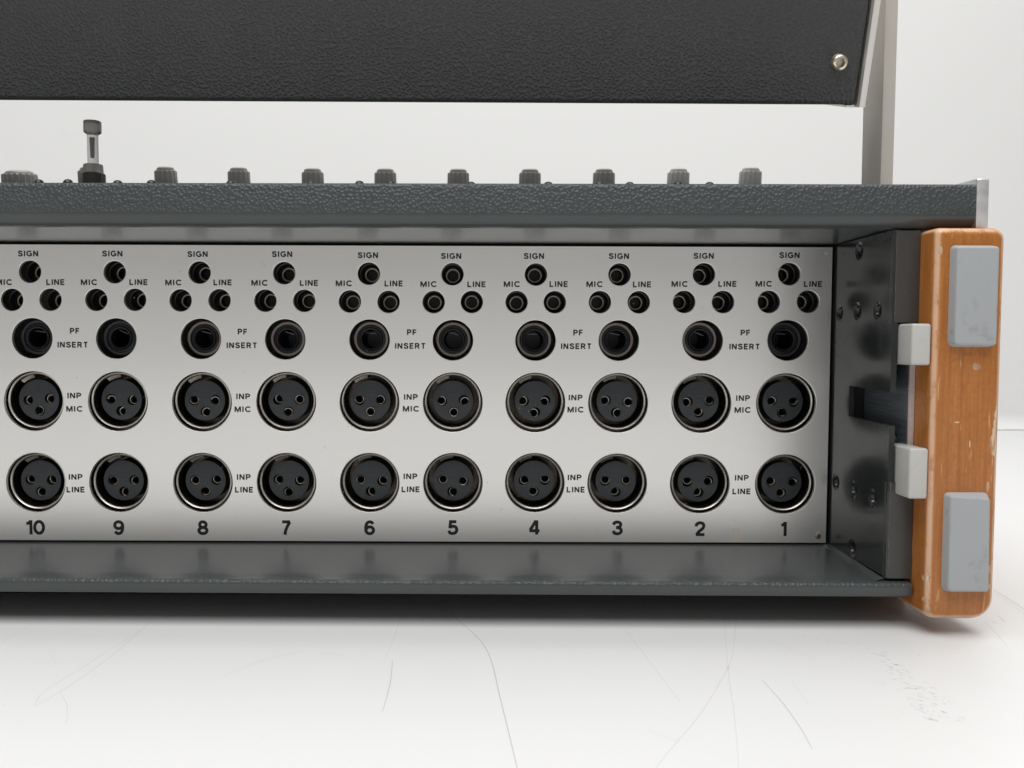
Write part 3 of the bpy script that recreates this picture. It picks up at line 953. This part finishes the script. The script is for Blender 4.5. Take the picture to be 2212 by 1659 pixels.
# ivory catch blocks standing out of the slots
bm = bmesh.new()
box(bm, 144.5, 151.0, -60.3, -44.0, -7.9, 6.1, 0.9, 4)
link('catch_block', mesh(bm, 'catch_block', 50), M['ivory'], con)
bm = bmesh.new()
box(bm, 144.7, 151.1, -60.6, -44.0, -53.2, -36.0, 0.9, 4)
link('catch_block', mesh(bm, 'catch_block', 50), M['ivory'], con)
# black box filling the slot's gap, standing in for its shade
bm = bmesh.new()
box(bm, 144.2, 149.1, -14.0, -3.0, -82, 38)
link('gap_shade', mesh(bm, 'gap_shade', smooth=False), M['dark'], con)


# ------------------------------------------------------------------ wooden end cheek
def rrect(x0, x1, z0, z1, rs, ins, n=7):
    """rounded rectangle in xz, corner radii TL TR BR BL, moved in by ins"""
    x0, x1, z0, z1 = x0 + ins, x1 - ins, z0 + ins, z1 - ins
    tl, tr, brr, bll = [max(0.3, r_ - ins) for r_ in rs]
    p = []
    p += [(x0 + tl + tl * math.cos(R(180 - 90 * i / n)), z1 - tl + tl * math.sin(R(180 - 90 * i / n))) for i in range(n + 1)]
    p += [(x1 - tr + tr * math.cos(R(90 - 90 * i / n)), z1 - tr + tr * math.sin(R(90 - 90 * i / n))) for i in range(n + 1)]
    p += [(x1 - brr + brr * math.cos(R(-90 * i / n)), z0 + brr + brr * math.sin(R(-90 * i / n))) for i in range(n + 1)]
    p += [(x0 + bll + bll * math.cos(R(-90 - 90 * i / n)), z0 + bll + bll * math.sin(R(-90 - 90 * i / n))) for i in range(n + 1)]
    return p


def rounded_block(x0, x1, z0, z1, rs, y0, y1, er, mid=6, cuts=1):
    bm = bmesh.new()
    rings = []
    for i in range(mid + 1):
        a = R(90 * i / mid)
        ins, y = er * (1 - math.sin(a)), y0 + er * (1 - math.cos(a))
        rings.append([bm.verts.new(Vector((x, y, z)) * MM) for x, z in rrect(x0, x1, z0, z1, rs, ins)])
    rings.append([bm.verts.new(Vector((x, y1, z)) * MM) for x, z in rrect(x0, x1, z0, z1, rs, 0)])
    for a, b in zip(rings, rings[1:]):
        for i in range(len(a)):
            j = (i + 1) % len(a)
            bm.faces.new((a[i], a[j], b[j], b[i]))
    bm.faces.new(rings[0])
    bm.faces.new(list(reversed(rings[-1])))
    return bm


bm = rounded_block(151.2, 174.9, -94.6, 38.2, (2.4, 4.0, 7.5, 4.0), -61.2, 190, 3.0)
cheek = link('wooden_cheek', mesh(bm, 'wooden_cheek', 40), M['wood'], con, (0, 0, TABLE))
for v in cheek.data.vertices:
    v.co.z -= TABLE * MM
# grey rubber feet on the cheek's end
for k, (x0, x1, z0, z1) in enumerate(((155.9, 171.2, -1.7, 32.1), (156.2, 171.3, -84.5, -50.7))):
    bm = bmesh.new()
    rs = (1.6, 1.6, 1.6, 2.0)
    rings = []
    for ins, y in ((1.5, -64.7), (1.1, -64.65), (0.75, -64.35), (0.6, -63.9), (0.0, -61.1)):
        rings.append([bm.verts.new(Vector((x, y, z)) * MM) for x, z in rrect(x0, x1, z0, z1, rs, ins, 5)])
    if k == 1:
        # torn upper corner and ragged right edge
        for rg in rings[:4]:
            for v in rg:
                if v.co.x > (x1 - 2.5) * MM and v.co.z > (z1 - 2.6) * MM:
                    v.co.z -= 0.9 * MM
                    v.co.x -= 0.2 * MM
                    v.co.y += 0.5 * MM
    for a, b in zip(rings, rings[1:]):
        for i in range(len(a)):
            j = (i + 1) % len(a)
            bm.faces.new((a[i], a[j], b[j], b[i]))
    bm.faces.new(rings[0])
    f_ = link('rubber_foot', mesh(bm, 'rubber_foot', 50), M['rubber'], cheek)
    if k == 1:
        f_['label'] = 'lower grey rubber foot with a torn upper corner'

# ------------------------------------------------------------------ raised hood and its arm
HB = (0.0, 10.0, 96.9)
hp = [(25.0, 0.5), (25.0, 120), (0.0, 120)] + [(2.2 + 2.2 * math.cos(R(a)), 2.2 + 2.2 * math.sin(R(a))) for a in (180, 200, 220, 240, 260, 272)]
bm = bmesh.new()
a = [bm.verts.new(Vector((-330, y, z + 0.9)) * MM) for y, z in hp]
b = [bm.verts.new(Vector((152.2, y, z)) * MM) for y, z in hp]
for i in range(len(hp)):
    j = (i + 1) % len(hp)
    bm.faces.new((a[i], a[j], b[j], b[i]))
bm.faces.new(list(reversed(a)))
bm.faces.new(b)
hood = link('hood', mesh(bm, 'hood', 50), M['hood'], con, HB, (R(17.5), 0, 0))


def hood_part(name, me, mat, x=0.0, y=0.0, z=0.0):
    o = bpy.data.objects.new(name, me)
    COL.objects.link(o)
    if not me.materials:
        me.materials.append(mat)
    o.parent = hood
    o.location = Vector((x, y, z)) * MM
    return o


bm = bmesh.new()
pts = [(153.6, 0.3), (154.3, -0.9), (156.6, -0.9), (157.2, 0.2), (157.2, 26), (153.6, 26)]
a = [bm.verts.new(Vector((x, y, -0.9)) * MM) for x, y in pts]
b = [bm.verts.new(Vector((x, y, 121)) * MM) for x, y in pts]
for i in range(len(pts)):
    j = (i + 1) % len(pts)
    bm.faces.new((a[i], a[j], b[j], b[i]))
bm.faces.new(a)
bm.faces.new(b)
hood_part('edge_strip', mesh(bm, 'edge_strip', 20), M['alu_strip'])
bm = bmesh.new()
box(bm, 149.6, 153.5, 1.6, 24, -1.0, -0.1, 0.15, 1)
hood_part('end_tab', mesh(bm, 'end_tab'), M['alu'])
HS = bmesh.new()
lathe(HS, [(3.45, 0.3), (3.4, -0.3), (3.1, -1.2), (2.6, -1.7), (2.0, -1.9), (1.75, -1.85)], 32)
mm_ = lathemesh('hood_screw', [(3.5, 0.05), (3.45, -0.12), (3.35, -0.2), (3.3, -0.7), (3.0, -1.45), (2.5, -1.85), (2.0, -2.0)], 36, sharp=60)
HS.free()
hs = hood_part('hood_screw', mm_, M['screw'], 143.9, 0.0, 16.3)
bm = bmesh.new()
h0 = [bm.verts.new(Vector((2.0 * math.cos(R(10 * i)), -2.0, 2.0 * math.sin(R(10 * i)))) * MM) for i in range(36)]
h1 = [bm.verts.new(Vector(((1.5 / math.cos(R((10 * i) % 60 - 30))) * math.cos(R(10 * i)), -1.9, (1.5 / math.cos(R((10 * i) % 60 - 30))) * math.sin(R(10 * i)))) * MM) for i in range(36)]
h2 = [bm.verts.new(Vector((v.co.x, -0.3 * MM, v.co.z))) for v in h1]
for p, q in ((h0, h1), (h1, h2)):
    for i in range(36):
        bm.faces.new((p[i], p[(i + 1) % 36], q[(i + 1) % 36], q[i]))
bm.faces.new(h2)
o = bpy.data.objects.new('hex_recess', mesh(bm, 'hex_recess', 30))
COL.objects.link(o)
o.data.materials.append(M['nickel_dark'])
o.parent = hs

bm = bmesh.new()
pts = [(20.0, 60), (39.0, 60), (39.0, 225), (18.6, 225)]
a = [bm.verts.new(Vector((168.5, y, z)) * MM) for y, z in pts]
b = [bm.verts.new(Vector((173.8, y, z)) * MM) for y, z in pts]
for i in range(4):
    j = (i + 1) % 4
    bm.faces.new((a[i], a[j], b[j], b[i]))
bm.faces.new(list(reversed(a)))
bm.faces.new(b)
bmesh.ops.bevel(bm, geom=list(bm.edges), offset=0.3 * MM, segments=2, profile=0.5, affect='EDGES')
arm = link('support_arm', mesh(bm, 'support_arm'), M['arm'], con)
bm = bmesh.new()
lathe(bm, [(0, 156.5), (4, 156.5), (4, 169), (0, 169)], 24, 'z')
bmesh.ops.transform(bm, matrix=Matrix(((0, 0, 1, 0), (0, 1, 0, 0.024), (1, 0, 0, 0.205), (0, 0, 0, 1))), verts=bm.verts)
link('pivot', mesh(bm, 'pivot'), M['alu'], arm)

# ------------------------------------------------------------------ knobs, buttons and the clear pin on the deck
tilt = (R(8.5), 0, 0)


def knob_mesh(r, h, nf, name):
    bm = bmesh.new()
    seg = nf * 6
    fl = lambda a: 1.0 - 0.065 * max(0.0, math.cos(a * nf)) ** 0.6 if math.cos(a * nf) > 0 else 1.0
    pr = [(r * 1.03, 0, 1), (r * 1.02, h * 0.35, 1), (r * 1.0, h * 0.78, 1), (r * 0.955, h * 0.82, .5), (r * 0.93, h * 0.835, 0), (r * 0.80, h * 0.85, 0),
          (r * 0.80, h * 0.88, 0), (r * 0.72, h * 0.95, 0), (r * 0.55, h * 0.99, 0), (0, h, 0)]
    rings = []
    for rr, z, f_ in pr:
        if rr == 0:
            rings.append([bm.verts.new((0, 0, z * MM))])
        else:
            rings.append([bm.verts.new(Vector((rr * (1 - f_ * (1 - fl(a))) * math.cos(a), rr * (1 - f_ * (1 - fl(a))) * math.sin(a), z)) * MM) for a in [2 * math.pi * i / seg for i in range(seg)]])
    for a, b in zip(rings, rings[1:]):
        for i in range(seg):
            j = (i + 1) % seg
            if len(b) == 1:
                bm.faces.new((a[i], a[j], b[0]))
            else:
                bm.faces.new((a[i], a[j], b[j], b[i]))
    return mesh(bm, name, 30)


KM = knob_mesh(5.0, 11.2, 14, 'knob')
KB = knob_mesh(7.6, 9.6, 18, 'knob')
KL = KM.copy()
for x, z, k in ((-213.1, 77.4, KB), (-181.0, 79.2, KM), (-145.8, 79.4, KM), (-112.1, 79.2, KM), (-78.1, 78.9, KM), (-44.6, 78.9, KM), (-11.0, 78.9, KM), (22.0, 79.0, KM),
                (56.1, 79.2, KM), (90.4, 79.5, KL), (123.6, 80.0, KL)):
    hh = 9.6 if k is KB else 11.2
    link('knob', k, M['knob_lit'] if k is KL else M['knob'], con, (x, 53 + hh * 0.15, z - hh), tilt)
BTN = lathemesh('push_button', [(1.9, -3.0), (1.9, -0.2), (1.75, 0.5), (1.3, 1.1), (0.7, 1.4), (0, 1.5)], 24, 'z', 60)
for x, z in ((-167.6, 59.0), (-156.6, 59.1), (-137.8, 58.8), (-125.0, 58.9), (-95.0, 58.9), (-64.8, 58.9), (-46.4, 58.9), (-34.6, 59.0), (-4.2, 58.7), (25.0, 58.8),
             (44.3, 59.1), (55.8, 58.8), (74.0, 59.2), (86.0, 58.9)):
    link('push_button', BTN, M['black_plastic'], con, (x, -20, z - 0.3), tilt)
# pin: black foot, smoked collar, clear stem with dark core, wide head
PX, PY = -164.5, 20.0
bm = bmesh.new()
lathe(bm, [(0, 60), (5.2, 60), (5.0, 69.5), (4.7, 69.8), (0, 69.8)], 12, 'z')
pin = link('pull_pin', mesh(bm, 'pull_pin', 25), M['black_plastic'], con, (PX, PY, 0))
pin['label'] = 'black pull pin with a clear stem and wide smoked head'
link('collar', lathemesh('collar', [(0, 69.7), (4.25, 69.7), (4.1, 72.6), (3.9, 73.5), (0, 73.5)], 10, 'z', 25), M['smoke'], pin, (PX + 0.1, PY, 0))
link('stem', lathemesh('stem', [(0, 73.4), (2.25, 73.4), (2.25, 86.5), (0, 86.5)], 24, 'z'), M['clear'], pin, (PX, PY, 0))
link('core', lathemesh('core', [(0, 76.2), (0.55, 76.2), (0.75, 84.8), (0, 84.8)], 14, 'z'), M['black_plastic'], pin, (PX - 0.15, PY, 0))
link('pin_head', lathemesh('pin_head', [(0, 86.3), (2.7, 86.3), (3.5, 86.9), (3.6, 87.3), (3.6, 91.3), (3.4, 91.6), (0, 91.6)], 28, 'z', 30), M['smoke'], pin, (PX, PY, 0))
